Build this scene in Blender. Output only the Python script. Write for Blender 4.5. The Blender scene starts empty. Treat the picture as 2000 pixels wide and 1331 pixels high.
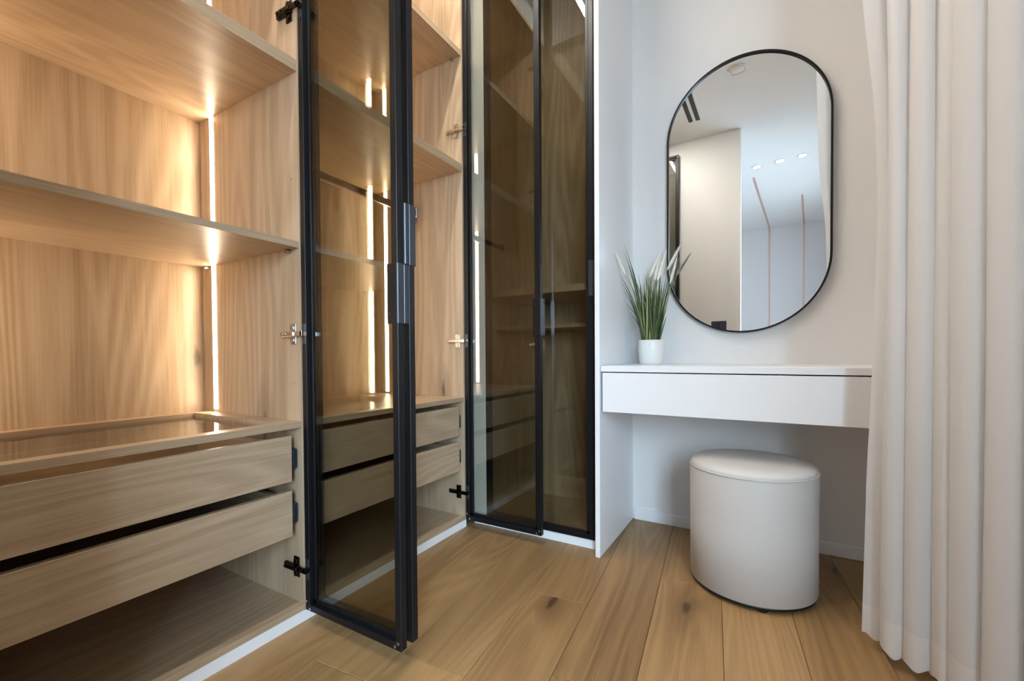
import bpy, bmesh, math, random
from mathutils import Vector, Matrix, noise
random.seed(7)
scene = bpy.context.scene
COL = scene.collection
R = math.radians

# ------------------------------------------------------------------ camera
FPX, CYPX, YAW, PITCH, ROLL, CAMH = 847.233, 707.856, 0.5219, -0.01642, -0.00629, 0.78
fwd = Vector((-math.sin(YAW) * math.cos(PITCH), math.cos(YAW) * math.cos(PITCH), math.sin(PITCH)))
rgt = Vector((math.cos(YAW), math.sin(YAW), 0))
upv = rgt.cross(fwd)
CR = math.cos(ROLL) * rgt + math.sin(ROLL) * upv
CU = -math.sin(ROLL) * rgt + math.cos(ROLL) * upv
cam_data = bpy.data.cameras.new('camera')
cam = bpy.data.objects.new('camera', cam_data)
COL.objects.link(cam)
M = Matrix.Identity(4)
for i in range(3):
    M[i][0], M[i][1], M[i][2] = CR[i], CU[i], -fwd[i]
M[2][3] = CAMH
cam.matrix_world = M
cam_data.sensor_fit = 'HORIZONTAL'
cam_data.sensor_width = 36.0
cam_data.lens = FPX * 36.0 / 2000.0
cam_data.shift_y = (CYPX - 665.5) / 2000.0
cam_data.clip_start = 0.02
scene.camera = cam

# ------------------------------------------------------------------ light, sky, exposure
world = bpy.data.worlds.new('sky')
scene.world = world
world.use_nodes = True
bg = world.node_tree.nodes['Background']
bg.inputs[0].default_value = (0.72, 0.86, 1.0, 1)
bg.inputs[1].default_value = 2.6
vs = scene.view_settings
vs.view_transform = 'Standard'
vs.look = 'None'
vs.gamma = 1.0
vs.use_curve_mapping = False
vs.exposure = 1.28
cy = scene.cycles
cy.max_bounces = 12
cy.diffuse_bounces = 5
cy.glossy_bounces = 5
cy.transparent_max_bounces = 24
cy.transmission_bounces = 8
cy.sample_clamp_indirect = 6.0
cy.caustics_reflective = False
cy.caustics_refractive = False
cy.use_denoising = True
cy.use_adaptive_sampling = True
cy.adaptive_threshold = 0.015

XR = 0.95            # right wall, inner face
WIN = (-2.7, -0.70, 0.35, 2.20)   # window opening on the right wall: y0 y1 z0 z1
ld = bpy.data.lights.new('window_fill_offscreen', 'AREA')  # added daylight lamp outside the window, aimed towards the niche
ld.shape = 'RECTANGLE'
ld.size = 3.0
ld.size_y = 2.6
ld.energy = 470.0
ld.color = (0.58, 0.79, 1.0)
lo = bpy.data.objects.new('window_fill_offscreen', ld)
COL.objects.link(lo)
lamp_aim = Vector((-0.50, 0.80, -0.33)).normalized()      # tilted down like sky light, turned sideways to brighten the niche
lo.location = Vector((XR + 0.06, (WIN[0] + WIN[1]) / 2, (WIN[2] + WIN[3]) / 2)) - lamp_aim * 2.7
lo.rotation_euler = lamp_aim.to_track_quat('-Z', 'Y').to_euler()

# ------------------------------------------------------------------ helpers
def link(name, me, mat, parent=None, loc=(0, 0, 0), rot=(0, 0, 0)):
    o = bpy.data.objects.new(name, me)
    COL.objects.link(o)
    if mat is not None and not me.materials:
        me.materials.append(mat)
    o.location = loc
    o.rotation_euler = rot
    if parent is not None:
        o.parent = parent
    return o

def add_box(bm, lo, hi, bev=0.0, rot=None, seg=1):
    lo, hi = Vector(lo), Vector(hi)
    c = (lo + hi) / 2
    s = hi - lo
    r = bmesh.ops.create_cube(bm, size=1.0)
    vsx = r['verts']
    bmesh.ops.scale(bm, vec=s, verts=vsx)
    if bev > 0:
        es = list({e for v in vsx for e in v.link_edges})
        rr = bmesh.ops.bevel(bm, geom=es, offset=min(bev, min(s) * 0.45), segments=seg, affect='EDGES', profile=0.5)
        vsx = list({v for f in rr['faces'] for v in f.verts} | {v for v in vsx if v.is_valid})
    if rot is not None:
        bmesh.ops.rotate(bm, cent=(0, 0, 0), matrix=rot, verts=vsx)
    bmesh.ops.translate(bm, vec=c, verts=vsx)
    return vsx

def bm_done(bm, name, smooth=False):
    bmesh.ops.recalc_face_normals(bm, faces=bm.faces)
    me = bpy.data.meshes.new(name)
    bm.to_mesh(me)
    bm.free()
    if smooth:
        for p in me.polygons:
            p.use_smooth = True
    return me

def box(name, lo, hi, mat, parent=None, bev=0.0, seg=1):
    """one board: origin in its middle, coordinates local to the parent"""
    lo, hi = Vector(lo), Vector(hi)
    c = (lo + hi) / 2
    bm = bmesh.new()
    add_box(bm, lo - c, hi - c, bev, seg=seg)
    return link(name, bm_done(bm, name), mat, parent, c)

def boxes(name, lst, mat, parent=None, bev=0.0):
    bm = bmesh.new()
    for lo, hi in lst:
        add_box(bm, lo, hi, bev)
    return link(name, bm_done(bm, name), mat, parent)

def add_cyl(bm, p, axis, r, h, n=16, r2=None):
    """cylinder from p along axis"""
    axis = Vector(axis).normalized()
    q = axis.to_track_quat('Z', 'Y').to_matrix().to_4x4()
    m = Matrix.Translation(Vector(p) + axis * h / 2) @ q
    bmesh.ops.create_cone(bm, cap_ends=True, segments=n, radius1=r, radius2=r if r2 is None else r2, depth=h, matrix=m)

def add_lathe(bm, prof, n=48, c=(0, 0)):
    rings = []
    for r, z in prof:
        if r <= 1e-6:
            rings.append([bm.verts.new((c[0], c[1], z))])
        else:
            rings.append([bm.verts.new((c[0] + r * math.cos(2 * math.pi * i / n), c[1] + r * math.sin(2 * math.pi * i / n), z)) for i in range(n)])
    for a, b in zip(rings, rings[1:]):
        for i in range(n):
            j = (i + 1) % n
            if len(a) == 1 and len(b) == 1:
                continue
            if len(a) == 1:
                bm.faces.new((a[0], b[j], b[i]))
            elif len(b) == 1:
                bm.faces.new((a[i], a[j], b[0]))
            else:
                bm.faces.new((a[i], a[j], b[j], b[i]))

def lathe(name, prof, mat, parent=None, loc=(0, 0, 0), n=48):
    bm = bmesh.new()
    add_lathe(bm, prof, n)
    return link(name, bm_done(bm, name, True), mat, parent, loc)

def thing(name, label, cat, loc=(0, 0, 0), rotz=0.0, group=None):
    o = bpy.data.objects.new(name, None)
    COL.objects.link(o)
    o.location = loc
    o.rotation_euler = (0, 0, rotz)
    o.empty_display_size = 0.1
    return tag(o, label, cat, group)

def tag(o, label, cat, group=None):
    o['label'] = label
    o['category'] = cat
    if group:
        o['group'] = group
    return o

def struct(o, label=None):
    o['kind'] = 'structure'
    if label:
        o['label'] = label
        o['category'] = o.name.split('_')[0]
    return o

# ------------------------------------------------------------------ materials
def new_mat(name):
    m = bpy.data.materials.new(name)
    m.use_nodes = True
    nt = m.node_tree
    b = nt.nodes['Principled BSDF']
    return m, nt, b

def plain(name, col, rough=0.5, metal=0.0, spec=0.5, bump=0.0, bscale=200.0, coat=0.0):
    m, nt, b = new_mat(name)
    b.inputs['Base Color'].default_value = (*col, 1)
    b.inputs['Roughness'].default_value = rough
    b.inputs['Metallic'].default_value = metal
    b.inputs['Specular IOR Level'].default_value = spec
    b.inputs['Coat Weight'].default_value = coat
    # faint mottling so that no surface is a dead flat colour
    tc = nt.nodes.new('ShaderNodeTexCoord')
    nz = nt.nodes.new('ShaderNodeTexNoise')
    nz.inputs['Scale'].default_value = bscale
    nz.inputs['Detail'].default_value = 3
    nt.links.new(tc.outputs['Object'], nz.inputs['Vector'])
    if bump > 0:
        bp = nt.nodes.new('ShaderNodeBump')
        bp.inputs['Strength'].default_value = bump
        bp.inputs['Distance'].default_value = 0.001
        nt.links.new(nz.outputs['Fac'], bp.inputs['Height'])
        nt.links.new(bp.outputs['Normal'], b.inputs['Normal'])
    mr = nt.nodes.new('ShaderNodeMapRange')
    mr.inputs[3].default_value = max(rough - 0.03, 0.0)
    mr.inputs[4].default_value = min(rough + 0.03, 1.0)
    nt.links.new(nz.outputs['Fac'], mr.inputs[0])
    nt.links.new(mr.outputs[0], b.inputs['Roughness'])
    return m

def emit(name, col, strength):
    m = bpy.data.materials.new(name)
    m.use_nodes = True
    nt = m.node_tree
    nt.nodes.clear()
    e = nt.nodes.new('ShaderNodeEmission')
    e.inputs[0].default_value = (*col, 1)
    e.inputs[1].default_value = strength
    o = nt.nodes.new('ShaderNodeOutputMaterial')
    nt.links.new(e.outputs[0], o.inputs[0])
    return m

def math_n(nt, op, a, b=None, c=None):
    n = nt.nodes.new('ShaderNodeMath')
    n.operation = op
    for i, x in enumerate((a, b, c)):
        if x is None:
            continue
        if isinstance(x, (int, float)):
            n.inputs[i].default_value = x
        else:
            nt.links.new(x, n.inputs[i])
    return n.outputs[0]

def wood(name, axis, dark, mid, light, rough=0.34, patchy=0.25, fibre=0.50, bandy=0.34, figure=1.0, knots=0.0, vary=0.06, coat=0.0, density=1.0, spec=0.5):
    """oak: cathedral figure from contour lines of a stretched noise, fine fibres, optional knots"""
    m, nt, b = new_mat(name)
    N = nt.nodes.new
    L = nt.links.new
    tc = N('ShaderNodeTexCoord')
    oi = N('ShaderNodeObjectInfo')
    off = N('ShaderNodeVectorMath'); off.operation = 'SCALE'
    off.inputs[0].default_value = (17.3, 9.1, 23.7)
    L(oi.outputs['Random'], off.inputs['Scale'])
    add = N('ShaderNodeVectorMath'); add.operation = 'ADD'
    L(tc.outputs['Object'], add.inputs[0]); L(off.outputs[0], add.inputs[1])
    def stretched(across, along):
        mp = N('ShaderNodeMapping')
        s = [across] * 3
        s['xyz'.index(axis)] = along
        mp.inputs['Scale'].default_value = s
        L(add.outputs[0], mp.inputs['Vector'])
        return mp.outputs[0]
    def nz(vec, detail=2.0, rough_=0.5, dist=0.0):
        n = N('ShaderNodeTexNoise')
        n.inputs['Scale'].default_value = 1.0
        n.inputs['Detail'].default_value = detail
        n.inputs['Roughness'].default_value = rough_
        n.inputs['Distortion'].default_value = dist
        L(vec, n.inputs['Vector'])
        return n.outputs['Fac']
    broad = nz(stretched(4.2 * density, 0.42 * density), 1.2, 0.4, 0.15)
    rings = math_n(nt, 'MULTIPLY', broad, 120.0)
    wob = nz(stretched(30.0, 2.5), 2.0)
    rings = math_n(nt, 'ADD', rings, math_n(nt, 'MULTIPLY', wob, 4.5))
    rings = math_n(nt, 'MULTIPLY_ADD', math_n(nt, 'SINE', rings), 0.5, 0.5)
    rings = math_n(nt, 'POWER', rings, 1.6)
    fib = nz(stretched(260.0, 5.0), 3.0, 0.6)
    band = nz(stretched(26.0, 0.7), 2.5, 0.55)
    patch = nz(stretched(2.4, 0.8), 2.0, 0.5)
    v = math_n(nt, 'MULTIPLY', rings, 0.13 * figure)
    v = math_n(nt, 'ADD', v, math_n(nt, 'MULTIPLY', math_n(nt, 'SUBTRACT', fib, 0.5), fibre))
    v = math_n(nt, 'ADD', v, math_n(nt, 'MULTIPLY', math_n(nt, 'SUBTRACT', band, 0.5), bandy))
    v = math_n(nt, 'ADD', v, math_n(nt, 'MULTIPLY', math_n(nt, 'SUBTRACT', patch, 0.5), patchy))
    v = math_n(nt, 'ADD', v, 0.39)
    cr = N('ShaderNodeValToRGB')
    e = cr.color_ramp.elements
    e[0].position = 0.22; e[0].color = (*dark, 1)
    e[1].position = 0.72; e[1].color = (*light, 1)
    k = e.new(0.46); k.color = (*mid, 1)
    L(v, cr.inputs[0])
    col = cr.outputs[0]
    if knots > 0:
        vo = N('ShaderNodeTexVoronoi')
        vo.voronoi_dimensions = '2D'
        vo.inputs['Scale'].default_value = 1.0
        sp = N('ShaderNodeSeparateXYZ'); L(add.outputs[0], sp.inputs[0])
        oth = [i for i in range(3) if i != 'xyz'.index(axis)]
        cmb = N('ShaderNodeCombineXYZ')
        L(math_n(nt, 'MULTIPLY', math_n(nt, 'ADD', sp.outputs[oth[0]], sp.outputs[oth[1]]), 6.0), cmb.inputs[0])
        L(math_n(nt, 'MULTIPLY', sp.outputs['xyz'.index(axis)], 2.0), cmb.inputs[1])
        L(cmb.outputs[0], vo.inputs['Vector'])
        sel = math_n(nt, 'GREATER_THAN', nt_sep(nt, vo.outputs['Color']), 1.0 - knots)
        wig = nz(stretched(45.0, 12.0), 2.0)
        d = math_n(nt, 'ADD', vo.outputs['Distance'], math_n(nt, 'MULTIPLY', math_n(nt, 'SUBTRACT', wig, 0.5), 0.16))
        def spot(r0, r1):
            mr = N('ShaderNodeMapRange'); mr.interpolation_type = 'SMOOTHSTEP'
            mr.inputs[1].default_value = r0; mr.inputs[2].default_value = r1
            mr.inputs[3].default_value = 1.0; mr.inputs[4].default_value = 0.0
            L(d, mr.inputs[0])
            return math_n(nt, 'MULTIPLY', mr.outputs[0], sel)
        for r0, r1, amt, cc in ((0.05, 0.42, 0.50, [x * 0.62 for x in dark]), (0.03, 0.10, 0.85, [x * 0.30 for x in dark])):
            mx = N('ShaderNodeMix'); mx.data_type = 'RGBA'
            L(math_n(nt, 'MULTIPLY', spot(r0, r1), amt), mx.inputs[0])
            L(col, mx.inputs[6]); mx.inputs[7].default_value = (*cc, 1)
            col = mx.outputs[2]
    # every board a little lighter or darker
    hs = N('ShaderNodeHueSaturation')
    L(col, hs.inputs['Color'])
    mr = N('ShaderNodeMapRange')
    mr.inputs[3].default_value = 1.0 - vary; mr.inputs[4].default_value = 1.0 + vary
    L(oi.outputs['Random'], mr.inputs[0]); L(mr.outputs[0], hs.inputs['Value'])
    L(hs.outputs[0], b.inputs['Base Color'])
    b.inputs['Roughness'].default_value = rough
    b.inputs['Specular IOR Level'].default_value = spec
    b.inputs['Coat Weight'].default_value = coat
    b.inputs['Coat Roughness'].default_value = 0.2
    bp = N('ShaderNodeBump')
    bp.inputs['Strength'].default_value = 0.12
    bp.inputs['Distance'].default_value = 0.0006
    L(fib, bp.inputs['Height']); L(bp.outputs[0], b.inputs['Normal'])
    return m

def nt_sep(nt, colsock):
    s = nt.nodes.new('ShaderNodeSeparateColor')
    nt.links.new(colsock, s.inputs[0])
    return s.outputs[0]

def pane_mat(name, tint, f0=0.05, rough=0.0, refl=1.0):
    """thin glass: tinted see-through plus a mirror share that grows at a slant (Schlick)"""
    m = bpy.data.materials.new(name)
    m.use_nodes = True
    nt = m.node_tree
    nt.nodes.clear()
    g = nt.nodes.new('ShaderNodeNewGeometry')
    dt = nt.nodes.new('ShaderNodeVectorMath'); dt.operation = 'DOT_PRODUCT'
    nt.links.new(g.outputs['Incoming'], dt.inputs[0]); nt.links.new(g.outputs['Normal'], dt.inputs[1])
    c = math_n(nt, 'ABSOLUTE', dt.outputs['Value'])
    s = math_n(nt, 'POWER', math_n(nt, 'SUBTRACT', 1.0, c), 5.0)
    F = math_n(nt, 'MULTIPLY_ADD', s, (1 - f0) * refl, f0)
    tr = nt.nodes.new('ShaderNodeBsdfTransparent'); tr.inputs[0].default_value = (*tint, 1)
    gl = nt.nodes.new('ShaderNodeBsdfGlossy'); gl.inputs['Roughness'].default_value = rough
    mx = nt.nodes.new('ShaderNodeMixShader')
    nt.links.new(F, mx.inputs[0]); nt.links.new(tr.outputs[0], mx.inputs[1]); nt.links.new(gl.outputs[0], mx.inputs[2])
    o = nt.nodes.new('ShaderNodeOutputMaterial')
    nt.links.new(mx.outputs[0], o.inputs[0])
    return m

OAK = dict(dark=(0.330, 0.228, 0.140), mid=(0.445, 0.325, 0.212), light=(0.530, 0.405, 0.280))
M_oak_x = wood('oak_grain_depth', 'x', **OAK)
M_oak_y = wood('oak_grain_along', 'y', **OAK)
M_oak_z = wood('oak_grain_upright', 'z', figure=1.5, knots=0.07, **OAK)
M_edge_y = wood('oak_edge_band', 'y', figure=0.5, **OAK)
M_front = wood('oak_drawer_front', 'y', figure=1.1, patchy=0.1, **OAK)
M_floor = wood('oak_floor_plank', 'y', dark=(0.200, 0.108, 0.044), mid=(0.355, 0.208, 0.088), light=(0.455, 0.283, 0.130),
               rough=0.42, patchy=0.62, fibre=0.30, bandy=0.24, figure=0.8, knots=0.30, vary=0.16, density=1.3, spec=0.35)
M_sub = plain('floor_base', (0.12, 0.07, 0.03), 0.7)
M_white = plain('white_lacquer', (0.86, 0.87, 0.885), 0.38, bscale=40)
M_wall = plain('wall_paint', (0.80, 0.785, 0.77), 0.75, bump=0.15, bscale=320)
M_wall2 = plain('partition_paint', (0.74, 0.73, 0.70), 0.75, bump=0.15, bscale=320)
M_far = plain('far_wall_paper', (0.74, 0.71, 0.715), 0.7, bump=0.1, bscale=60)
M_ceil = plain('ceiling_paint', (0.86, 0.875, 0.885), 0.8, bump=0.08, bscale=250)
M_black = plain('black_aluminium', (0.006, 0.006, 0.007), 0.42, metal=0.0, spec=0.28)
M_handle = plain('graphite_handle', (0.055, 0.062, 0.075), 0.32, metal=0.5)
M_steel = plain('nickel', (0.50, 0.47, 0.44), 0.25, metal=1.0)
M_darksteel = plain('dark_nickel', (0.05, 0.04, 0.038), 0.28, metal=1.0)
M_navy = plain('navy_plastic', (0.008, 0.014, 0.028), 0.45)
M_bronze = plain('bronze_rail', (0.16, 0.11, 0.075), 0.3, metal=0.7)
M_pale = plain('pale_metal', (0.85, 0.82, 0.78), 0.25, metal=0.6)
M_smoke = pane_mat('bronze_glass', (0.785, 0.780, 0.735), 0.07)
M_clear = pane_mat('clear_glass', (0.93, 0.95, 0.93), 0.08)
M_window = pane_mat('window_glass', (0.97, 0.98, 0.98), 0.04)
M_led = emit('led_diffuser', (1.0, 0.80, 0.57), 18.0)
M_linear = emit('linear_lamp', (1.0, 0.93, 0.84), 120.0)
M_spot = emit('downlight_lamp', (1.0, 0.97, 0.92), 14.0)
M_copper = plain('copper_profile', (0.72, 0.46, 0.40), 0.35, metal=0.3)
M_slot = plain('slot_black', (0.01, 0.01, 0.011), 0.5)
M_leather = plain('pale_leather', (0.64, 0.625, 0.60), 0.48, bump=0.5, bscale=420, spec=0.4)
M_rim = plain('black_plastic', (0.01, 0.01, 0.01), 0.5)
M_pot = plain('white_ceramic', (0.82, 0.81, 0.78), 0.35)
M_soil = plain('dark_moss', (0.03, 0.04, 0.02), 0.9)

m_mirror, nt_, b_ = new_mat('silver_mirror')
b_.inputs['Base Color'].default_value = (0.91, 0.95, 0.98, 1)
b_.inputs['Metallic'].default_value = 1.0
b_.inputs['Roughness'].default_value = 0.0

# ------------------------------------------------------------------ room shell
ZC = 2.80
XL, YP, YF, YB = -1.78, -0.338, -4.06, 2.065
RV = -0.0138         # the mirror wall stands 0.8 degrees off square
W0 = Vector((-0.52, 2.065, 0))
# floor planks, 0.19 m wide, laid 4.9 degrees off the wardrobe line
fl = struct(box('floor', (XL - 0.2, YF - 0.2, -0.10), (XR + 0.6, YB + 0.25, -0.012), M_sub), 'floor of wide oak planks with knots')
TH = R(4.9)
fl_c = fl.location.copy()
ends = {-1: 0.987, -2: 1.312, -3: 0.893, 0: 1.585, 1: 0.62, 2: 1.22, 3: 0.5, 4: 1.4}
rp = random.Random(3)
shades = {}
def plank(k, a0, a1):
    w = 0.19
    c0 = 0.022 + w * (k - 1)
    cx_, ca = c0 + w / 2, (a0 + a1) / 2
    bm = bmesh.new()
    add_box(bm, (-w / 2 + 0.0005, -(a1 - a0) / 2 + 0.0005, -0.006), (w / 2 - 0.0005, (a1 - a0) / 2 - 0.0005, 0.006), 0.0012)
    wx = cx_ * math.cos(TH) - ca * math.sin(TH)
    wy = cx_ * math.sin(TH) + ca * math.cos(TH)
    link('plank', bm_done(bm, 'plank'), M_floor, fl, Vector((wx, wy, -0.006)) - fl_c, (0, 0, TH))
for k in range(-6, 7):
    e0 = ends.get(k, rp.uniform(0.3, 1.6))
    cuts = [-0.55, e0 - 1.35, e0, e0 + 1.5]
    cuts = sorted(c for c in cuts if -0.55 <= c < 2.12) + [2.12]
    for a0, a1 in zip(cuts, cuts[1:]):
        if a1 - a0 > 0.05:
            plank(k, a0, a1)
# the bedroom floor behind the partition, out of direct sight
box('bedroom_floor', Vector((XL - 0.1, YF - 0.1, -0.012)) - fl_c, Vector((XR + 0.4, -0.62, -0.001)) - fl_c, M_floor, fl)

struct(box('ceiling', (XL - 0.2, YF - 0.2, ZC), (XR + 0.6, YB + 0.25, ZC + 0.1), M_ceil), 'plain white ceiling')
struct(box('wall_left', (XL - 0.1, YF - 0.1, -0.012), (XL, YB + 0.2, ZC), M_wall), 'white wall behind the wardrobes')
struct(box('wall_partition', (XL, YP - 0.10, -0.012), (-0.231, YP, ZC), M_wall2), 'white partition wall seen in the mirror')
struct(box('wall_far', (XL, YF - 0.1, -0.012), (XR + 0.1, YF, ZC), M_far), 'pale bedroom wall seen far back in the mirror')
# mirror wall, local frame: x along the wall, -y into the room
def vloc(u, v, z=0.0):
    return Vector((W0.x + u * math.cos(RV) + v * math.sin(RV), W0.y + u * math.sin(RV) - v * math.cos(RV), z))
bm = bmesh.new()
add_box(bm, (-1.30, 0, -0.012), (1.55, 0.1, ZC))
wb = struct(link('wall_back', bm_done(bm, 'wall_back'), M_wall, None, W0, (0, 0, RV)), 'warm white wall behind the dressing table and mirror')
bm = bmesh.new()
add_box(bm, (0.0, -0.010, 0), (1.46, 0.001, 0.05), 0.002)
struct(link('baseboard_back', bm_done(bm, 'baseboard_back'), M_white, None, W0, (0, 0, RV)), 'low white baseboard under the dressing table')
# right wall with the window opening
y0, y1, z0, z1 = WIN
struct(boxes('wall_right', [((XR, YF, -0.012), (XR + 0.12, y0, ZC)), ((XR, y1, -0.012), (XR + 0.12, YB + 0.1, ZC)),
                            ((XR, y0, -0.012), (XR + 0.12, y1, z0)), ((XR, y0, z1), (XR + 0.12, y1, ZC))], M_wall), 'white wall with the tall window')
w1 = bpy.data.objects.new('window_1', None); COL.objects.link(w1); struct(w1, 'tall window in the right wall')
w1.location = (XR + 0.06, (y0 + y1) / 2, z0)
hw, hh = (y1 - y0) / 2, z1 - z0
for lo_, hi_ in (((-0.03, -hw, 0), (0.03, -hw + 0.05, hh)), ((-0.03, hw - 0.05, 0), (0.03, hw, hh)), ((-0.03, -0.03, 0), (0.03, 0.03, hh)),
                 ((-0.03, -hw, 0), (0.03, hw, 0.05)), ((-0.03, -hw, hh - 0.05), (0.03, hw, hh))):
    box('window_frame', lo_, hi_, M_white, w1, 0.003)
for s in (-1, 1):
    a, b2 = sorted((s * 0.03, s * (hw - 0.05)))
    box('window_pane', (-0.003, a, 0.05), (0.003, b2, hh - 0.05), M_window, w1)
# white boxing between wardrobe tops and ceiling
XW = -1.16
struct(box('trim_1', (XL, YP, 2.684), (XW - 0.004, 1.652, ZC), M_white), 'white boxing above the oak wardrobes')
struct(box('trim_2', (XL, 1.652, 2.684), (-0.552, 2.06, ZC), M_white), 'white boxing above the corner wardrobe')

# ------------------------------------------------------------------ glazed doors and fittings
def hinge_mesh(side, plate_y, dark):
    """concealed hinge: cross plate on the cabinet side, arm, cup on the door stile.
    local: x=0 at the carcass front, cabinet side plane at plate_y, room towards +x; side=+1 plate lies on a face that looks to -y"""
    bm = bmesh.new()
    s = -side
    def b(x0, x1, d0, d1, z0, z1, bev=0.0015):
        ya, yb = sorted((plate_y + s * d0, plate_y + s * d1))
        add_box(bm, (x0, ya, z0), (x1, yb, z1), bev)
    b(-0.082, -0.016, 0.000, 0.010, -0.008, 0.008)
    b(-0.044, -0.018, 0.000, 0.004, -0.030, 0.030)
    b(-0.040, -0.022, 0.004, 0.008, -0.022, -0.012)
    b(-0.040, -0.022, 0.004, 0.008, 0.012, 0.022)
    b(-0.072, -0.014, 0.010, 0.017, -0.0065, 0.0065)
    for zz in (-0.021, 0.021):
        add_cyl(bm, (-0.031, plate_y + s * 0.003, zz), (0, s, 0), 0.0055, 0.006, 10)
    add_cyl(bm, (-0.066, plate_y + s * 0.012, 0), (0, s, 0), 0.004, 0.007, 10)
    add_cyl(bm, (-0.050, plate_y + s * 0.012, 0), (0, s, 0), 0.004, 0.007, 10)
    # arm bending round the stile
    b(-0.016, 0.022, 0.006, 0.013, -0.0075, 0.0075)
    b(0.012, 0.022, -0.004, 0.013, -0.0075, 0.0075)
    return bm_done(bm, 'hinge')

def door(parent, x0, y_in, w, face, hinges, rot=0.0, plate_y=None, z0=0.036, z1=2.676, handle_z=(0.86, 1.01), name='door'):
    """open leaf standing out along +x from the hinge at (x0, y_in); face=+1: inner side looks to -y.
    parts are sub-parts of the leaf, all local to it"""
    d = bpy.data.objects.new(name, None)
    COL.objects.link(d)
    d.parent = parent
    d.location = (x0, y_in, z0)
    d.rotation_euler = (0, 0, rot)
    H = z1 - z0
    t, fw_ = 0.021, 0.020
    def yy(a, b):
        return sorted((face * a, face * b))
    def part(nm, xa, xb, da, db, za, zb, mat, bev=0.0012):
        ya, yb = yy(da, db)
        return box(nm, (xa, ya, za), (xb, yb, zb), mat, d, bev)
    part('stile', 0, fw_, 0, t, 0, H, M_black)
    part('stile', w - fw_, w, 0, t, 0, H, M_black)
    part('rail', fw_, w - fw_, 0, t, 0, fw_, M_black)
    part('rail', fw_, w - fw_, 0, t, H - fw_, H, M_black)
    # glazing lip towards the outer side
    lp = 0.012
    ya, yb = yy(t - 0.009, t - 0.001)
    bm = bmesh.new()
    for a, b2 in (((fw_, ya, fw_), (fw_ + lp, yb, H - fw_)), ((w - fw_ - lp, ya, fw_), (w - fw_, yb, H - fw_)),
                  ((fw_, ya, fw_), (w - fw_, yb, fw_ + lp)), ((fw_, ya, H - fw_ - lp), (w - fw_, yb, H - fw_))):
        add_box(bm, a, b2, 0.0008)
    link('glazing_bead', bm_done(bm, 'glazing_bead'), M_black, d)
    ya, yb = yy(t - 0.0065, t - 0.0025)
    box('glass_pane', (fw_ + lp - 0.004, ya, fw_ + lp - 0.004), (w - fw_ - lp + 0.004, yb, H - fw_ - lp + 0.004), M_smoke, d)
    # edge pull on the outer side and its fixing plate inside
    h0, h1 = handle_z[0] - z0, handle_z[1] - z0
    bm = bmesh.new()
    ya, yb = yy(t - 0.001, t + 0.017)
    add_box(bm, (w - 0.016, ya, h0), (w + 0.003, yb, h1), 0.002)
    ya, yb = yy(-0.0018, t)
    add_box(bm, (w - 0.0005, ya, h0), (w + 0.003, yb, h1), 0.001)
    link('handle', bm_done(bm, 'handle'), M_handle, d)
    part('handle_plate', w - 0.034, w, -0.002, 0.0002, h0, h1, M_black)
    for zz in (h0 + 0.025, h1 - 0.025):
        bm = bmesh.new()
        add_cyl(bm, (0, 0, 0), (0, -face, 0), 0.0035, 0.0015, 12)
        link('handle_screw', bm_done(bm, 'handle_screw'), M_darksteel, d, (w - 0.024, face * -0.0015, zz))
    for xa, za in ((w - 0.009, 0.020), (w - 0.021, 0.009), (0.007, 0.028), (0.022, 0.008), (w - 0.009, H - 0.02), (0.009, H - 0.02)):
        bm = bmesh.new()
        add_cyl(bm, (0, 0, 0), (0, -face, 0), 0.0042, 0.0015, 12)
        add_cyl(bm, (0, -face * 0.0015, 0), (0, -face, 0), 0.0022, 0.0006, 8)
        link('corner_screw', bm_done(bm, 'corner_screw'), M_steel, d, (xa, face * -0.0003, za))
    if plate_y is not None:
        for hz, dk in hinges:
            me = hinge_mesh(face, plate_y, dk)
            link('hinge', me, M_darksteel if dk else M_steel, d, (0, 0, hz - z0))
            part('hinge_cup', 0.004, 0.019, -0.0022, 0.0003, hz - z0 - 0.030, hz - z0 + 0.030, M_handle)
    return d

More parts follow.
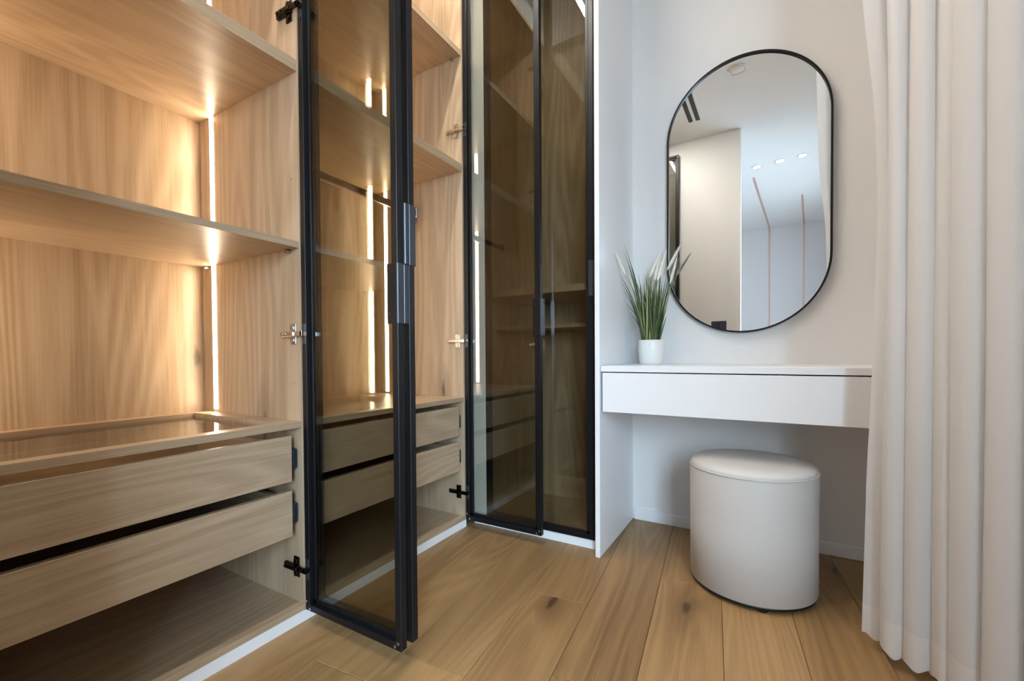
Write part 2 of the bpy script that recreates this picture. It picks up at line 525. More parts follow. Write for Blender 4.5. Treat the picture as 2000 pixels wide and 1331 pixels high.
# ------------------------------------------------------------------ oak wardrobe units
DEP = 0.55
def wardrobe(label, y0, wid, shelves, drawers=True, glass_top=False, rail=False, leds=(True, True), top_t=0.018):
    u = thing('wardrobe_unit', label, 'wardrobe', (XW, y0, 0))
    zt = 2.680
    for a in ((-0.018, 0.0), (wid, wid + 0.018)):
        s = box('side_panel', (-DEP, a[0], 0.034), (-0.001, a[1], zt), M_oak_z, u, 0.0005)
    box('back_panel', (-DEP - 0.008, -0.012, 0.034), (-DEP, wid + 0.012, zt), M_oak_z, u)
    box('bottom_panel', (-DEP, 0, 0.036), (0, wid, 0.054), M_oak_y, u, 0.0005)
    box('top_panel', (-DEP, 0, zt - 0.018), (0, wid, zt), M_oak_y, u, 0.0005)
    box('plinth', (-0.030, -0.018, 0.0), (-0.004, wid + 0.018, 0.0345), M_white, u, 0.0005)
    def board(nm, za, zb, mat=M_oak_y):
        b = box(nm, (-DEP, 0.0003, za), (-0.0030, wid - 0.0003, zb), mat, u)
        c = b.location
        box('edge_band', Vector((-0.0030, 0.0003, za)) - c, Vector((-0.0012, wid - 0.0003, zb)) - c, M_edge_y, b)
        return b
    for za, zb in shelves:
        board('shelf', za, zb)
    if drawers:
        za, zb = 0.573, 0.591
        if glass_top:
            ring = bmesh.new()
            bx0, bx1, by0, by1 = -DEP, -0.003, 0.0003, wid - 0.0003
            ox0, ox1, oy0, oy1 = -0.503, -0.042, 0.055, wid - 0.052
            for a, b2 in (((bx0, by0, za), (ox0, by1, zb)), ((ox1, by0, za), (bx1, by1, zb)), ((ox0, by0, za), (ox1, oy0, zb)), ((ox0, oy1, za), (ox1, by1, zb))):
                add_box(ring, a, b2)
            wt = link('worktop_frame', bm_done(ring, 'worktop_frame'), M_oak_y, u)
            box('edge_band', (-0.0030, by0, za), (-0.0012, by1, zb), M_edge_y, wt)
            box('glass_top', (ox0 - 0.004, oy0 - 0.004, za + 0.001), (ox1 + 0.004, oy1 + 0.004, za + 0.006), M_clear, wt)
        else:
            board('worktop', za, zb)
        for (da, db) in ((0.2645, 0.396), (0.4225, 0.5535)):
            g = 0.031
            d = box('drawer', (-0.0205, g, da), (-0.0025, wid - g, db), M_front, u, 0.0006)
            c = d.location
            def sub(nm, lo_, hi_, m_):
                return box(nm, Vector(lo_) - c, Vector(hi_) - c, m_, d)
            sub('drawer_side', (-0.49, g + 0.006, da + 0.012), (-0.0205, g + 0.021, db - 0.018), M_oak_x)
            sub('drawer_side', (-0.49, wid - g - 0.021, da + 0.012), (-0.0205, wid - g - 0.006, db - 0.018), M_oak_x)
            sub('drawer_back', (-0.505, g + 0.006, da + 0.012), (-0.49, wid - g - 0.006, db - 0.018), M_oak_y)
            sub('drawer_bottom', (-0.49, g + 0.02, da + 0.012), (-0.0205, wid - g - 0.02, da + 0.020), M_oak_y)
            for yq in (wid - 0.0285, 0.010):
                bm = bmesh.new()
                add_box(bm, (-0.030, yq, da + 0.032), (-0.008, yq + 0.0185, da + 0.092), 0.006, seg=3)
                o_ = link('slide_latch', bm_done(bm, 'slide_latch'), M_navy, d, -c)
        for yq in (0.0, wid - 0.012):
            box('drawer_runner', (-0.50, yq, 0.30), (-0.05, yq + 0.012, 0.345), M_darksteel, u)
            box('drawer_runner', (-0.50, yq, 0.455), (-0.05, yq + 0.012, 0.50), M_darksteel, u)
    # upright light strips let into the side panels, cut by the shelves
    levels = [(0.054, 0.0)] if not drawers else []
    cuts = sorted([((0.591 if drawers else 0.054),) * 2] + list(shelves) + [(zt - 0.018, zt)])
    for sd, yq in ((0, 0.0), (1, wid)):
        if not leds[sd]:
            continue
        for (a0, a1), (b0, b1) in zip(cuts, cuts[1:]):
            ya, yb = (-0.001, 0.0012) if sd == 0 else (yq - 0.0012, yq + 0.001)
            p = box('light_strip', (-0.484, ya, a1 + 0.010), (-0.462, yb, b0 - 0.002), M_led, u)
            q = box('strip_housing', Vector((-0.4865, ya, a1 + 0.006)) - p.location, Vector((-0.4842, yb, b0 - 0.001)) - p.location, M_pale, p)
    if rail:
        r_ = box('hanging_rail', (-0.288, 0.0, 1.447), (-0.272, wid, 1.475), M_bronze, u, 0.004, 2)
        c = r_.location
        box('rail_glint', Vector((-0.2800, 0.004, 1.4425)) - c, Vector((-0.2700, wid - 0.004, 1.4475)) - c, M_pale, r_)  # pale strip standing in for the bright reflected line under the rail
        for yq in (0.0, wid - 0.006):
            box('rail_bracket', Vector((-0.296, yq, 1.435)) - c, Vector((-0.264, yq + 0.006, 1.487)) - c, M_steel, r_, 0.002)
    # row of shelf pin holes plugged with small caps near the front
    for zz in (0.70, 1.30):
        bm = bmesh.new()
        add_cyl(bm, (0, 0, 0), (0, -1, 0), 0.0035, 0.002, 10)
        link('pin_cap', bm_done(bm, 'pin_cap'), M_edge_y, u, (-0.035, wid, zz))
    for za, zb in shelves:
        if zb - za < 0.025:
            for xq in (-0.045, -0.505):
                for yq, sg in ((0.0, 1), (wid, -1)):
                    bm = bmesh.new()
                    add_cyl(bm, (0, 0, 0), (0, sg, 0), 0.006, 0.014, 10)
                    link('shelf_pin', bm_done(bm, 'shelf_pin'), M_steel, u, (xq, yq, za - 0.006))
    return u

HZ = ((0.158, True), (0.845, False), (1.779, True), (2.52, True))
HZ2 = ((0.161, True), (0.845, False), (1.785, False), (2.52, True))
UP = [(1.600, 1.633), (2.110, 2.135)]
# bay with the glass-topped drawer chest
ua = wardrobe('open oak wardrobe with a glass display top over its drawers', 0.130, 0.657, [(1.094, 1.112)] + UP, glass_top=True)
door(ua, 0.001, 0.660, 0.380, +1, HZ, plate_y=-0.003, handle_z=(0.86, 1.01))
door(ua, 0.001, -0.003, 0.325, -1, HZ, plate_y=0.003, handle_z=(1.01, 1.165), rot=R(-1.0))
# bay with the hanging rail
ub = wardrobe('oak wardrobe with a hanging rail beside the corner wardrobe', 0.823, 0.757, UP, rail=True)
door(ub, 0.001, 0.0204, 0.380, -1, HZ, plate_y=-0.0204, handle_z=(1.01, 1.165), rot=R(1.3))
door(ub, 0.001, 0.764, 0.380, +1, HZ2, plate_y=-0.007, handle_z=(0.86, 1.01))
# narrow bay by the partition, only its open door shows, in the mirror
uc = wardrobe('narrow oak wardrobe beside the partition wall, its open door seen in the mirror', -0.302, 0.396, [(1.094, 1.112)] + UP, drawers=False, leds=(False, False))
door(uc, 0.001, 0.002, 0.408, -1, HZ, plate_y=-0.002, handle_z=(1.01, 1.165))

# ------------------------------------------------------------------ corner wardrobe facing the room
YD = 1.650
cw = thing('corner_wardrobe', 'corner wardrobe behind a closed smoked glass door next to the white panel', 'wardrobe', (-0.85, YD, 0))
def c_(x, y, z):
    return Vector((x + 0.85, y - YD, z))
box('filler_panel', c_(-1.159, 1.6535, 0.034), c_(-1.091, 1.6725, 2.684), M_white, cw, 0.0008)
box('plinth', c_(-1.159, 1.6545, 0.0), c_(-0.5515, 1.672, 0.0345), M_white, cw, 0.0005)
box('side_panel', c_(-1.150, 1.674, 0.034), c_(-1.132, 2.045, 2.68), M_oak_z, cw)
box('side_panel', c_(-0.570, 1.674, 0.034), c_(-0.552, 2.045, 2.68), M_oak_z, cw)
box('back_panel', c_(-1.150, 2.037, 0.034), c_(-0.552, 2.045, 2.68), M_oak_z, cw)
box('bottom_panel', c_(-1.132, 1.674, 0.036), c_(-0.570, 2.037, 0.054), M_oak_x, cw)
box('top_panel', c_(-1.132, 1.674, 2.662), c_(-0.570, 2.037, 2.68), M_oak_x, cw)
for za, zb, yf in ((1.047, 1.075, 1.70), (0.902, 0.918, 1.80)):
    b = box('shelf', c_(-1.132, yf + 0.002, za), c_(-0.570, 2.037, zb), M_oak_x, cw)
    box('edge_band', c_(-1.132, yf, za) - b.location, c_(-0.570, yf + 0.002, zb) - b.location, M_edge_y, b)
# closed leaf: outer side towards the room
leaf = door(cw, -1.088 + 0.85, YD + 0.0205 - YD, 0.512, -1, (), plate_y=None, handle_z=(1.01, 1.15), z0=0.038)

# ------------------------------------------------------------------ dressing table
pn = box('side_panel_tall', (-0.0095, -0.236, 0), (0.0095, 0.236, ZC), M_white, None, 0.001)
pn.name = 'white_side_panel'
pn.location = Vector((-0.5395, 1.8305, ZC / 2))
pn.rotation_euler = (0, 0, RV)
tag(pn, 'tall white lacquered panel closing off the dressing niche', 'panel')
VD = 0.468
dk = thing('dressing_table', 'white floating dressing table with one wide drawer under the mirror', 'table', tuple(vloc(0, 0, 0)), RV)
UE = 1.20
box('tabletop', (-0.003, -VD, 0.7145), (UE, -0.0005, 0.7365), M_white, dk, 0.0008)
dr = box('drawer', (0.003, -VD + 0.0005, 0.5625), (UE - 0.006, -VD + 0.0185, 0.7105), M_white, dk, 0.0008)
cc = dr.location
box('drawer_box', Vector((0.012, -VD + 0.0185, 0.575)) - cc, Vector((UE - 0.015, -0.03, 0.70)) - cc, M_white, dr)
box('carcass', (0.0, -VD + 0.03, 0.5640), (UE, -0.0005, 0.572), M_white, dk)
box('end_panel', (UE - 0.003, -VD + 0.02, 0.5640), (UE + 0.016, -0.0005, 0.7365), M_white, dk)
box('wall_batten', (0.0, -0.02, 0.572), (UE, -0.0005, 0.7145), M_white, dk)

# ------------------------------------------------------------------ oval mirror
mr = thing('wall_mirror', 'tall pill-shaped wall mirror in a thin black frame', 'mirror', tuple(vloc(0.4525, 0, 1.4375)), RV)
def stadium(w, h, n=48):
    r = w / 2
    s = h / 2 - r
    pts = []
    for i in range(n + 1):
        a = math.pi * i / n
        pts.append((r * math.cos(a), s + r * math.sin(a)))
    for i in range(n + 1):
        a = math.pi + math.pi * i / n
        pts.append((r * math.cos(a), -s + r * math.sin(a)))
    return pts
MW, MH = 0.600, 1.140
bm = bmesh.new()
o1, i1 = stadium(MW, MH), stadium(MW - 0.014, MH - 0.014)
nn = len(o1)
def ringv(p, y):
    return [bm.verts.new((a, y, b)) for a, b in p]
A0, A1, B0, B1 = ringv(o1, -0.001), ringv(o1, -0.028), ringv(i1, -0.028), ringv(i1, -0.012)
for i in range(nn):
    j = (i + 1) % nn
    for P_, Q_ in ((A0, A1), (A1, B0), (B0, B1)):
        bm.faces.new((P_[i], P_[j], Q_[j], Q_[i]))
link('frame', bm_done(bm, 'frame'), M_black, mr)
bm = bmesh.new()
F_ = [bm.verts.new((a, -0.020, b)) for a, b in stadium(MW - 0.0135, MH - 0.0135)]
G_ = [bm.verts.new((a, -0.010, b)) for a, b in stadium(MW - 0.0135, MH - 0.0135)]
bm.faces.new(F_)
bm.faces.new(list(reversed(G_)))
for i in range(nn):
    j = (i + 1) % nn
    bm.faces.new((F_[i], F_[j], G_[j], G_[i]))
link('mirror_glass', bm_done(bm, 'mirror_glass'), m_mirror, mr)

# ------------------------------------------------------------------ stool
SR, SH = 0.190, 0.398
st = thing('round_stool', 'round pale leather stool pushed under the dressing table', 'stool', (-0.030, 1.672, 0), R(20))
lathe('body', [(SR - 0.006, 0.016), (SR, 0.019), (SR, 0.20), (SR + 0.001, SH - 0.012), (SR - 0.001, SH)], M_leather, st, n=96)
lathe('seat_top', [(SR - 0.001, SH), (SR + 0.0005, SH + 0.004), (SR - 0.003, SH + 0.013), (SR - 0.014, SH + 0.021), (SR - 0.05, SH + 0.026), (SR * 0.4, SH + 0.029), (0, SH + 0.030)], M_leather, st, n=96)
bm = bmesh.new()
nm_, kk = 96, 8
rg = []
for i in range(nm_):
    a = 2 * math.pi * i / nm_
    rg.append([bm.verts.new(((SR + 0.0005 * math.cos(0) + 0.0022 * math.cos(2 * math.pi * q / kk)) * math.cos(a), (SR + 0.0022 * math.cos(2 * math.pi * q / kk)) * math.sin(a), SH + 0.001 + 0.0022 * math.sin(2 * math.pi * q / kk))) for q in range(kk)])
for i in range(nm_):
    for q in range(kk):
        j, p = (i + 1) % nm_, (q + 1) % kk
        bm.faces.new((rg[i][q], rg[j][q], rg[j][p], rg[i][p]))
link('seam_piping', bm_done(bm, 'seam_piping', True), M_leather, st)
lathe('base_rim', [(0, 0.009), (SR - 0.004, 0.009), (SR - 0.004, 0.0175), (0, 0.0175)], M_rim, st, n=64)
for i in range(4):
    a = R(-98 + 90 * i)
    bm = bmesh.new()
    add_cyl(bm, (0, 0, 0), (0, 0, 1), 0.014, 0.010, 16, 0.018)
    link('foot', bm_done(bm, 'foot'), M_rim, st, ((SR - 0.020) * math.cos(a), (SR - 0.020) * math.sin(a), 0))

# ------------------------------------------------------------------ potted grass
def px_at_y(u, v, y):
    d = fwd + CR * ((u - 1000) / FPX) - CU * ((v - CYPX) / FPX)
    t = y / d.y
    return Vector((0, 0, CAMH)) + d * t
PB = Vector((-0.417, 1.948, 0.7363))
pt = thing('potted_grass', 'ornamental grass with creamy plumes in a white pot on the dressing table', 'plant', tuple(PB))
lathe('pot', [(0, 0.0), (0.046, 0.0), (0.050, 0.006), (0.0545, 0.06), (0.0555, 0.104), (0.0535, 0.1055), (0.051, 0.104), (0.050, 0.085), (0, 0.084)], M_pot, pt, n=48)
lathe('moss', [(0, 0.093), (0.03, 0.092), (0.0505, 0.087)], M_soil, pt, n=24)
def leaf_mat(name, c0, c1):
    m, nt, b = new_mat(name)
    oi = nt.nodes.new('ShaderNodeObjectInfo')
    cr = nt.nodes.new('ShaderNodeValToRGB')
    cr.color_ramp.elements[0].color = (*c0, 1)
    cr.color_ramp.elements[1].color = (*c1, 1)
    nt.links.new(oi.outputs['Random'], cr.inputs[0])
    nt.links.new(cr.outputs[0], b.inputs['Base Color'])
    b.inputs['Roughness'].default_value = 0.5
    return m
M_leaf = leaf_mat('grass_blade', (0.022, 0.048, 0.018), (0.13, 0.17, 0.055))
M_leafy = leaf_mat('yellow_blade', (0.22, 0.24, 0.07), (0.40, 0.40, 0.15))
M_plume = plain('cream_plume', (0.90, 0.86, 0.76), 0.9)
rg_ = random.Random(11)
def blade(tip, base, bow, w, mat, name='leaf'):
    """ribbon from base to tip, bowed; local to the plant"""
    tip, base = Vector(tip), Vector(base)
    mid = base.lerp(tip, 0.5) + Vector((-(tip.x - base.x) * bow, -(tip.y - base.y) * bow, (tip - base).length * bow * 0.35))
    n = 9
    bm = bmesh.new()
    side0 = Vector((rg_.uniform(0.5, 1), rg_.uniform(-0.6, 0.6), 0)).normalized()
    rows = []
    for i in range(n):
        t = i / (n - 1)
        p = base * (1 - t) ** 2 + mid * 2 * t * (1 - t) + tip * t * t
        ww = w * (0.75 + 0.5 * t) * (1 - t ** 2.6) + 0.0004
        k = Vector((-side0.y, side0.x, 0)) * ww * 0.25
        rows.append([bm.verts.new(p - side0 * ww / 2), bm.verts.new(p + k), bm.verts.new(p + side0 * ww / 2)])
    for a, b in zip(rows, rows[1:]):
        for q in range(2):
            bm.faces.new((a[q], a[q + 1], b[q + 1], b[q]))
    me = bm_done(bm, name, True)
    return link(name, me, mat, pt)
def base_pt(dx=None):
    a, r = rg_.uniform(0, 6.28), 0.036 * math.sqrt(rg_.random())
    x = r * math.cos(a) if dx is None else dx
    return (x, r * math.sin(a) * 0.8, 0.088)
# tips read off the photograph (pixel, distance inside the pot's depth)
TIPS = [(1219, 477, -0.09), (1218, 490, -0.10), (1210, 537, -0.11), (1217, 566, -0.07), (1222, 592, -0.05), (1226, 519, -0.06), (1226, 540, -0.05), (1295, 490, -0.03),
        (1308, 567, 0.05), (1302, 617, 0.03), (1298, 622, -0.03), (1303, 540, 0.02), (1290, 547, -0.04), (1283, 548, 0.03), (1272, 537, -0.02), (1278, 548, 0.0), (1297, 545, 0.04),
        (1268, 560, 0.05), (1234, 520, -0.07), (1240, 590, -0.05), (1240, 545, 0.0), (1262, 575, -0.04), (1221, 498, -0.07), (1228, 548, -0.08), (1214, 552, -0.09), (1230, 610, -0.02),
        (1300, 585, 0.0), (1304, 600, -0.02), (1292, 560, 0.03)]
for i, (u, v, dy) in enumerate(TIPS):
    p = px_at_y(u, v, PB.y + dy) - PB
    b0 = (max(-0.034, min(0.034, p.x * 0.30 + rg_.uniform(-0.012, 0.012))), max(-0.022, min(0.022, dy * 0.3)), 0.088)
    blade(p, b0, 0.30 if abs(p.x) > 0.06 else 0.06, rg_.uniform(0.0042, 0.0068), M_leaf)
for i in range(62):
    a = rg_.uniform(0, 6.28)
    h = rg_.uniform(0.14, 0.33)
    rr = rg_.uniform(0.01, 0.075) * h / 0.36
    b0 = base_pt()
    blade((b0[0] * 0.9 + rr * math.cos(a), min(b0[1] + rr * math.sin(a), 0.075), 0.088 + h), b0, rg_.uniform(0.02, 0.14), rg_.uniform(0.0045, 0.0085), M_leafy if i % 6 == 0 else M_leaf)
# blades leaning towards the wall, seen in the mirror
for i in range(7):
    b0 = base_pt()
    blade((rg_.uniform(-0.06, 0.10), rg_.uniform(0.05, 0.078), rg_.uniform(0.32, 0.42)), b0, 0.1, 0.008, M_leafy if i % 2 else M_leaf)
def plume(p0, p1, r):
    p0, p1 = Vector(p0), Vector(p1)
    ax = p1 - p0
    ln = ax.length
    q = ax.to_track_quat('Z', 'Y').to_matrix()
    bm = bmesh.new()
    # feathery spike: many fine bristles round a thin core
    prof = [(0.0005, 0), (r * 0.45, ln * 0.10), (r * 0.62, ln * 0.30), (r * 0.5, ln * 0.6), (r * 0.25, ln * 0.85), (0.0003, ln)]
    add_lathe(bm, prof, 10)
    for i in range(200):
        t = rg_.random() ** 0.8
        a = rg_.uniform(0, 6.28)
        rad = r * (0.9 * math.sin(math.pi * min(1, 0.12 + t * 0.86)) + 0.1)
        z = ln * t * 0.93
        o_ = Vector((math.cos(a), math.sin(a), 0))
        s_ = Vector((-math.sin(a), math.cos(a), 0)) * 0.0007
        tipv = o_ * rad * rg_.uniform(0.9, 1.35) + Vector((0, 0, z + ln * 0.16))
        bs = o_ * rad * 0.3 + Vector((0, 0, z))
        bm.faces.new([bm.verts.new(x) for x in (bs - s_, bs + s_, tipv)])
    bmesh.ops.rotate(bm, cent=(0, 0, 0), matrix=q, verts=bm.verts)
    bmesh.ops.translate(bm, vec=p0, verts=bm.verts)
    pl = link('plume', bm_done(bm, 'plume', True), M_plume, pt)
    # its stalk down into the pot
    b0 = Vector((p0.x * 0.22, p0.y * 0.15, 0.088))
    bm = bmesh.new()
    prev = None
    for i in range(7):
        t = i / 6
        mid = b0.lerp(p0, 0.5) + Vector((-(p0.x - b0.x) * 0.15, 0, 0.01))
        p = b0 * (1 - t) ** 2 + mid * 2 * t * (1 - t) + p0 * t * t
        rowv = [bm.verts.new(p + Vector((0.0012 * math.cos(k * 2.0944), 0.0012 * math.sin(k * 2.0944), 0))) for k in range(3)]
        if prev:
            for k in range(3):
                bm.faces.new((prev[k], prev[(k + 1) % 3], rowv[(k + 1) % 3], rowv[k]))
        prev = rowv
    link('stalk', bm_done(bm, 'stalk'), M_leafy, pl)
for (u0, v0, u1, v1, dy0, dy1, r) in ((1268, 543, 1293, 489, -0.01, -0.03, 0.014), (1284, 549, 1301, 492, -0.03, -0.04, 0.014), (1303, 528, 1331, 476, 0.0, -0.02, 0.011),
                                      (1279, 548, 1287, 507, -0.02, -0.03, 0.013), (1222, 537, 1203, 496, -0.14, -0.17, 0.007), (1308, 556, 1323, 500, 0.055, 0.075, 0.010), (1288, 552, 1298, 512, 0.03, 0.07, 0.011)):
    p0 = px_at_y(u0, v0, PB.y + dy0) - PB
    p1 = px_at_y(u1, v1, PB.y + dy1) - PB
    plume(p0, p1, r)

# ------------------------------------------------------------------ curtain
m_cur, nt, b = new_mat('sheer_curtain')
nt.nodes.remove(b)
outn = [n for n in nt.nodes if n.type == 'OUTPUT_MATERIAL'][0]
def cloth(nt, outn, dcol, tcol, see):
    df = nt.nodes.new('ShaderNodeBsdfDiffuse'); df.inputs[0].default_value = (*dcol, 1)
    tl = nt.nodes.new('ShaderNodeBsdfTranslucent'); tl.inputs[0].default_value = (*tcol, 1)
    tp = nt.nodes.new('ShaderNodeBsdfTransparent')
    m1 = nt.nodes.new('ShaderNodeMixShader'); m1.inputs[0].default_value = 0.46
    m2 = nt.nodes.new('ShaderNodeMixShader'); m2.inputs[0].default_value = see
    nt.links.new(df.outputs[0], m1.inputs[1]); nt.links.new(tl.outputs[0], m1.inputs[2])
    nt.links.new(m1.outputs[0], m2.inputs[1]); nt.links.new(tp.outputs[0], m2.inputs[2])
    nt.links.new(m2.outputs[0], outn.inputs[0])
    tc = nt.nodes.new('ShaderNodeTexCoord')
    wv = nt.nodes.new('ShaderNodeTexNoise'); wv.inputs['Scale'].default_value = 900
    nt.links.new(tc.outputs['Object'], wv.inputs['Vector'])
    bp = nt.nodes.new('ShaderNodeBump'); bp.inputs['Strength'].default_value = 0.15; bp.inputs['Distance'].default_value = 0.0005
    nt.links.new(wv.outputs['Fac'], bp.inputs['Height'])
    nt.links.new(bp.outputs[0], df.inputs['Normal'])
cloth(nt, outn, (0.885, 0.89, 0.895), (0.91, 0.915, 0.92), 0.04)
m_hem, nt, b = new_mat('curtain_hem')
nt.nodes.remove(b)
outn = [n for n in nt.nodes if n.type == 'OUTPUT_MATERIAL'][0]
cloth(nt, outn, (0.93, 0.92, 0.91), (0.92, 0.91, 0.90), 0.0)
# plan of the folds at the hem, from the leading edge outwards
KP = [(0.233, 1.452), (0.249, 1.441), (0.268, 1.436), (0.280, 1.452), (0.279, 1.480), (0.268, 1.440), (0.265, 1.392), (0.280, 1.374), (0.300, 1.378), (0.313, 1.402), (0.311, 1.428),
      (0.302, 1.392), (0.304, 1.352), (0.320, 1.338), (0.343, 1.345), (0.352, 1.372), (0.347, 1.392), (0.343, 1.345), (0.349, 1.312), (0.361, 1.306), (0.370, 1.330), (0.368, 1.352),
      (0.360, 1.305), (0.367, 1.270), (0.388, 1.256), (0.406, 1.276), (0.410, 1.302), (0.398, 1.262), (0.398, 1.222), (0.425, 1.200), (0.448, 1.222), (0.452, 1.250), (0.440, 1.205),
      (0.441, 1.165), (0.470, 1.135), (0.520, 1.120), (0.545, 1.145), (0.552, 1.170), (0.548, 1.110), (0.570, 1.060), (0.610, 1.050), (0.630, 1.080), (0.640, 1.030), (0.640, 0.97),
      (0.680, 0.94), (0.705, 0.965), (0.710, 0.91), (0.715, 0.85), (0.755, 0.83), (0.775, 0.855), (0.780, 0.79), (0.785, 0.73), (0.82, 0.70), (0.84, 0.72)]
def catmull(P, sub=6):
    out = []
    n = len(P)
    for i in range(n - 1):
        p0, p1, p2, p3 = P[max(i - 1, 0)], P[i], P[i + 1], P[min(i + 2, n - 1)]
        for s in range(sub):
            t = s / sub
            out.append(tuple(0.5 * ((2 * b) + (-a + c) * t + (2 * a - 5 * b + 4 * c - d) * t * t + (-a + 3 * b - 3 * c + d) * t ** 3) for a, b, c, d in zip(p0, p1, p2, p3)))
    out.append(P[-1])
    return out
plan = catmull(KP)
# mean line, to calm the folds higher up
mean = []
for i in range(len(plan)):
    lo_i, hi_i = max(0, i - 33), min(len(plan), i + 34)
    mean.append((sum(p[0] for p in plan[lo_i:hi_i]) / (hi_i - lo_i), sum(p[1] for p in plan[lo_i:hi_i]) / (hi_i - lo_i)))
def edge_shift(z):   # the leading edge swings back about waist height and above
    pts = [(0.0, 0.0), (0.4, 0.006), (0.75, 0.016), (1.15, 0.024), (1.35, 0.020), (1.75, -0.010), (2.8, -0.030)]
    for (a, fa), (b_, fb) in zip(pts, pts[1:]):
        if z <= b_:
            t = (z - a) / (b_ - a)
            t = t * t * (3 - 2 * t) * 0.5 + t * 0.5
            return fa + (fb - fa) * t
    return pts[-1][1]
def curtain_row(z):
    row = []
    n = len(plan)
    amp = 1.0 - 0.28 * min(z / 2.0, 1.0)
    for i, (p, m_) in enumerate(zip(plan, mean)):
        x = m_[0] + (p[0] - m_[0]) * amp
        y = m_[1] + (p[1] - m_[1]) * amp
        if i < 60:
            k = (1 - i / 60.0)
            x = p[0] * k + x * (1 - k); y = p[1] * k + y * (1 - k)
            x += edge_shift(z) * k * k
        s_ = i / n * 40
        x += 0.0035 * math.sin(z * 1.7 + s_ * 1.3) * min(z, 1)
        y += 0.0040 * math.sin(z * 1.3 + s_ * 0.9) * min(z, 1)
        row.append((x, y, z))
    return row
cu = thing('curtain', 'floor-length sheer white curtain hanging in loose folds', 'curtain', (0.25, 1.4, 0))
def sheet(name, zs, mat, wob=False):
    bm = bmesh.new()
    prev = None
    for zi, z in enumerate(zs):
        row = curtain_row(z)
        vsx = []
        for i, (x, y, zz) in enumerate(row):
            dz = 0.004 * math.sin(i * 0.55) + 0.003 * math.sin(i * 0.23 + 1) if (wob and zi == 0) else 0
            vsx.append(bm.verts.new((x - 0.25, y - 1.4, zz + dz)))
        if prev:
            for i in range(len(vsx) - 1):
                bm.faces.new((prev[i], prev[i + 1], vsx[i + 1], vsx[i]))
        prev = vsx
    me = bm_done(bm, name, True)
    return link(name, me, mat, cu)
HEM = 0.115
sheet('cloth', [HEM] + [HEM + (2.795 - HEM) * (i / 34) for i in range(1, 35)], m_cur)
sheet('hem', [0.034, 0.05, 0.08, HEM + 0.001], m_hem, True)
tr_ = thing('curtain_track', 'white ceiling track the sheer curtain hangs from', 'curtain track', (0.5, 1.1, ZC))
bm = bmesh.new()
for (a, b_) in zip(KP[::6], KP[6::6]):
    va, vb = Vector((*a, 0)), Vector((*b_, 0))
    d_ = vb - va
    ang = math.atan2(d_.y, d_.x)
    c2 = (va + vb) / 2 - Vector((0.5, 1.1, 0))
    l2 = d_.length / 2 + 0.006
    vv = add_box(bm, (-l2, -0.012, -0.006), (l2, 0.012, 0.0), rot=None)
    bmesh.ops.rotate(bm, cent=(0, 0, 0), matrix=Matrix.Rotation(ang, 3, 'Z'), verts=vv)
    bmesh.ops.translate(bm, vec=(c2.x, c2.y, 0.0005), verts=vv)
link('rail', bm_done(bm, 'rail'), M_white, tr_)

# ------------------------------------------------------------------ ceiling fittings and what the mirror shows
lp_ = thing('linear_ceiling_light', 'long slim recessed ceiling light in front of the wardrobes', 'ceiling light', (-0.905, 0.85, ZC))
box('housing', (-0.022, -0.80, -0.004), (0.022, 0.72, 0.0005), M_white, lp_, 0.001)
box('diffuser', (-0.014, -0.79, -0.006), (0.014, 0.71, -0.0035), M_linear, lp_)
DL = [(-0.143, -1.343), (0.069, -1.301), (0.268, -1.276)]
for i, (x, y) in enumerate(DL):
    d_ = thing('downlight', ('lit round downlight at the end of the row beside the partition wall', 'middle one of three lit round downlights in a row',
                             'lit round downlight at the end of the row away from the partition wall')[i], 'ceiling light', (x, y, ZC), 0, 'row of three downlights')
    lathe('trim_ring', [(0.035, -0.0005), (0.048, -0.0005), (0.048, -0.005), (0.035, -0.005), (0.035, -0.0005)], M_white, d_, n=32)
    lathe('lamp', [(0, -0.0045), (0.035, -0.0045), (0.035, -0.0005)], M_spot, d_, n=32)
sd_ = thing('slot_diffuser', 'air slot in the ceiling with two black openings, seen in the mirror', 'air vent', (-0.564, 0.55, ZC))
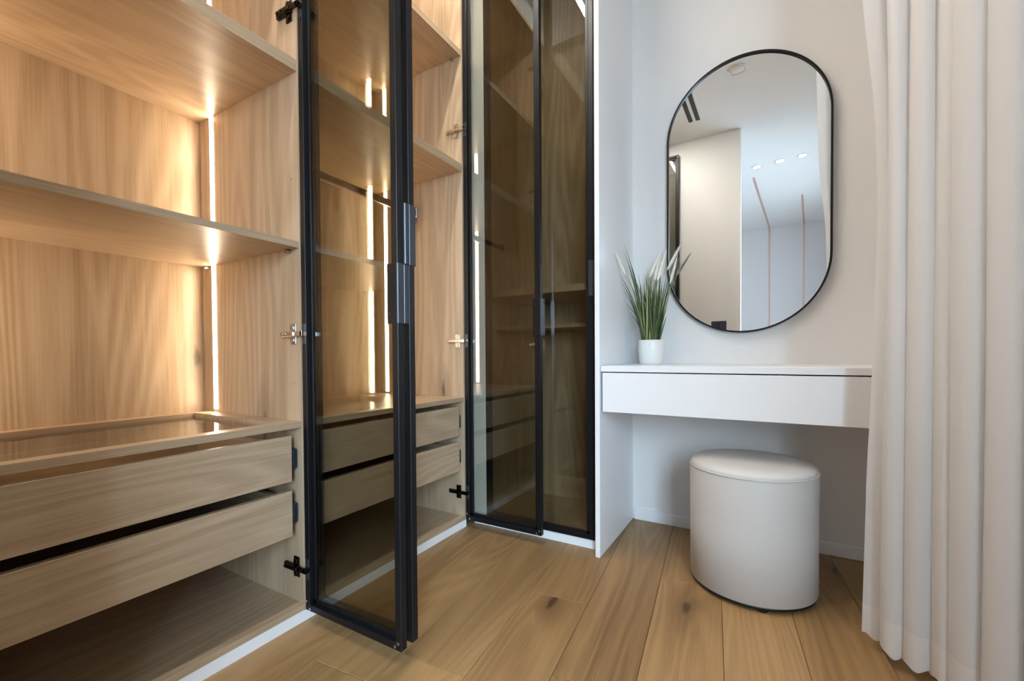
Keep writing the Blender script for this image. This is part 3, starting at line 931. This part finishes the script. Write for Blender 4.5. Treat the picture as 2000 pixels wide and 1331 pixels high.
box('frame', (-0.060, -0.545, -0.003), (0.064, 0.60, 0.0005), M_ceil, sd_)
for x in (-0.029, 0.029):
    s_ = box('slot', (x - 0.017, -0.54, -0.0045), (x + 0.017, 0.595, -0.0028), M_slot, sd_)
    box('blade', Vector((x - 0.002, -0.54, -0.0060)) - s_.location, Vector((x + 0.002, 0.595, -0.0044)) - s_.location, M_rim, s_)
cs = thing('ceiling_disc', 'round flush white ceiling disc with a thin rim, seen in the mirror', 'ceiling disc', (-0.194, 0.58, ZC))
lathe('disc', [(0, -0.004), (0.054, -0.004), (0.056, -0.0005)], M_ceil, cs, n=40)
lathe('rim', [(0.055, -0.0005), (0.055, -0.007), (0.059, -0.007), (0.061, -0.0005)], M_pale, cs, n=40)
# copper strips running over ceiling and far wall
def strip(pts, label):
    t = thing('copper_strip', label, 'light strip', (pts[1][0], YF, 0))
    (xa, ya), (xb, yb) = pts
    ang = math.atan2(ya - YF, xa - xb)
    ln = math.hypot(ya - YF, xa - xb)
    bm = bmesh.new()
    vv = add_box(bm, (0, -0.010, -0.006), (ln, 0.010, 0.0005))
    bmesh.ops.rotate(bm, cent=(0, 0, 0), matrix=Matrix.Rotation(ang, 3, 'Z'), verts=vv)
    bmesh.ops.translate(bm, vec=(0, 0, ZC), verts=vv)
    link('ceiling_profile', bm_done(bm, 'ceiling_profile'), M_copper, t)
    box('wall_profile', (-0.010, -0.0005, 0.0), (0.010, 0.006, ZC), M_copper, t)
strip([(-0.185, -1.652), (-0.061, YF)], 'slanting copper strip across the ceiling and down the far wall, the longer one')
strip([(0.317, -2.592), (0.398, YF)], 'short copper strip across the ceiling and down the far wall')
sw = thing('wall_switch', 'black switch plate on the partition wall, seen in the mirror', 'switch', (-0.408, YP, 1.03))
box('plate', (-0.062, -0.0005, -0.045), (0.062, 0.010, 0.050), M_slot, sw, 0.002)
for x in (-0.03, 0.03):
    box('rocker', (x - 0.026, 0.0095, -0.036), (x + 0.026, 0.0125, 0.041), M_handle, sw, 0.001)
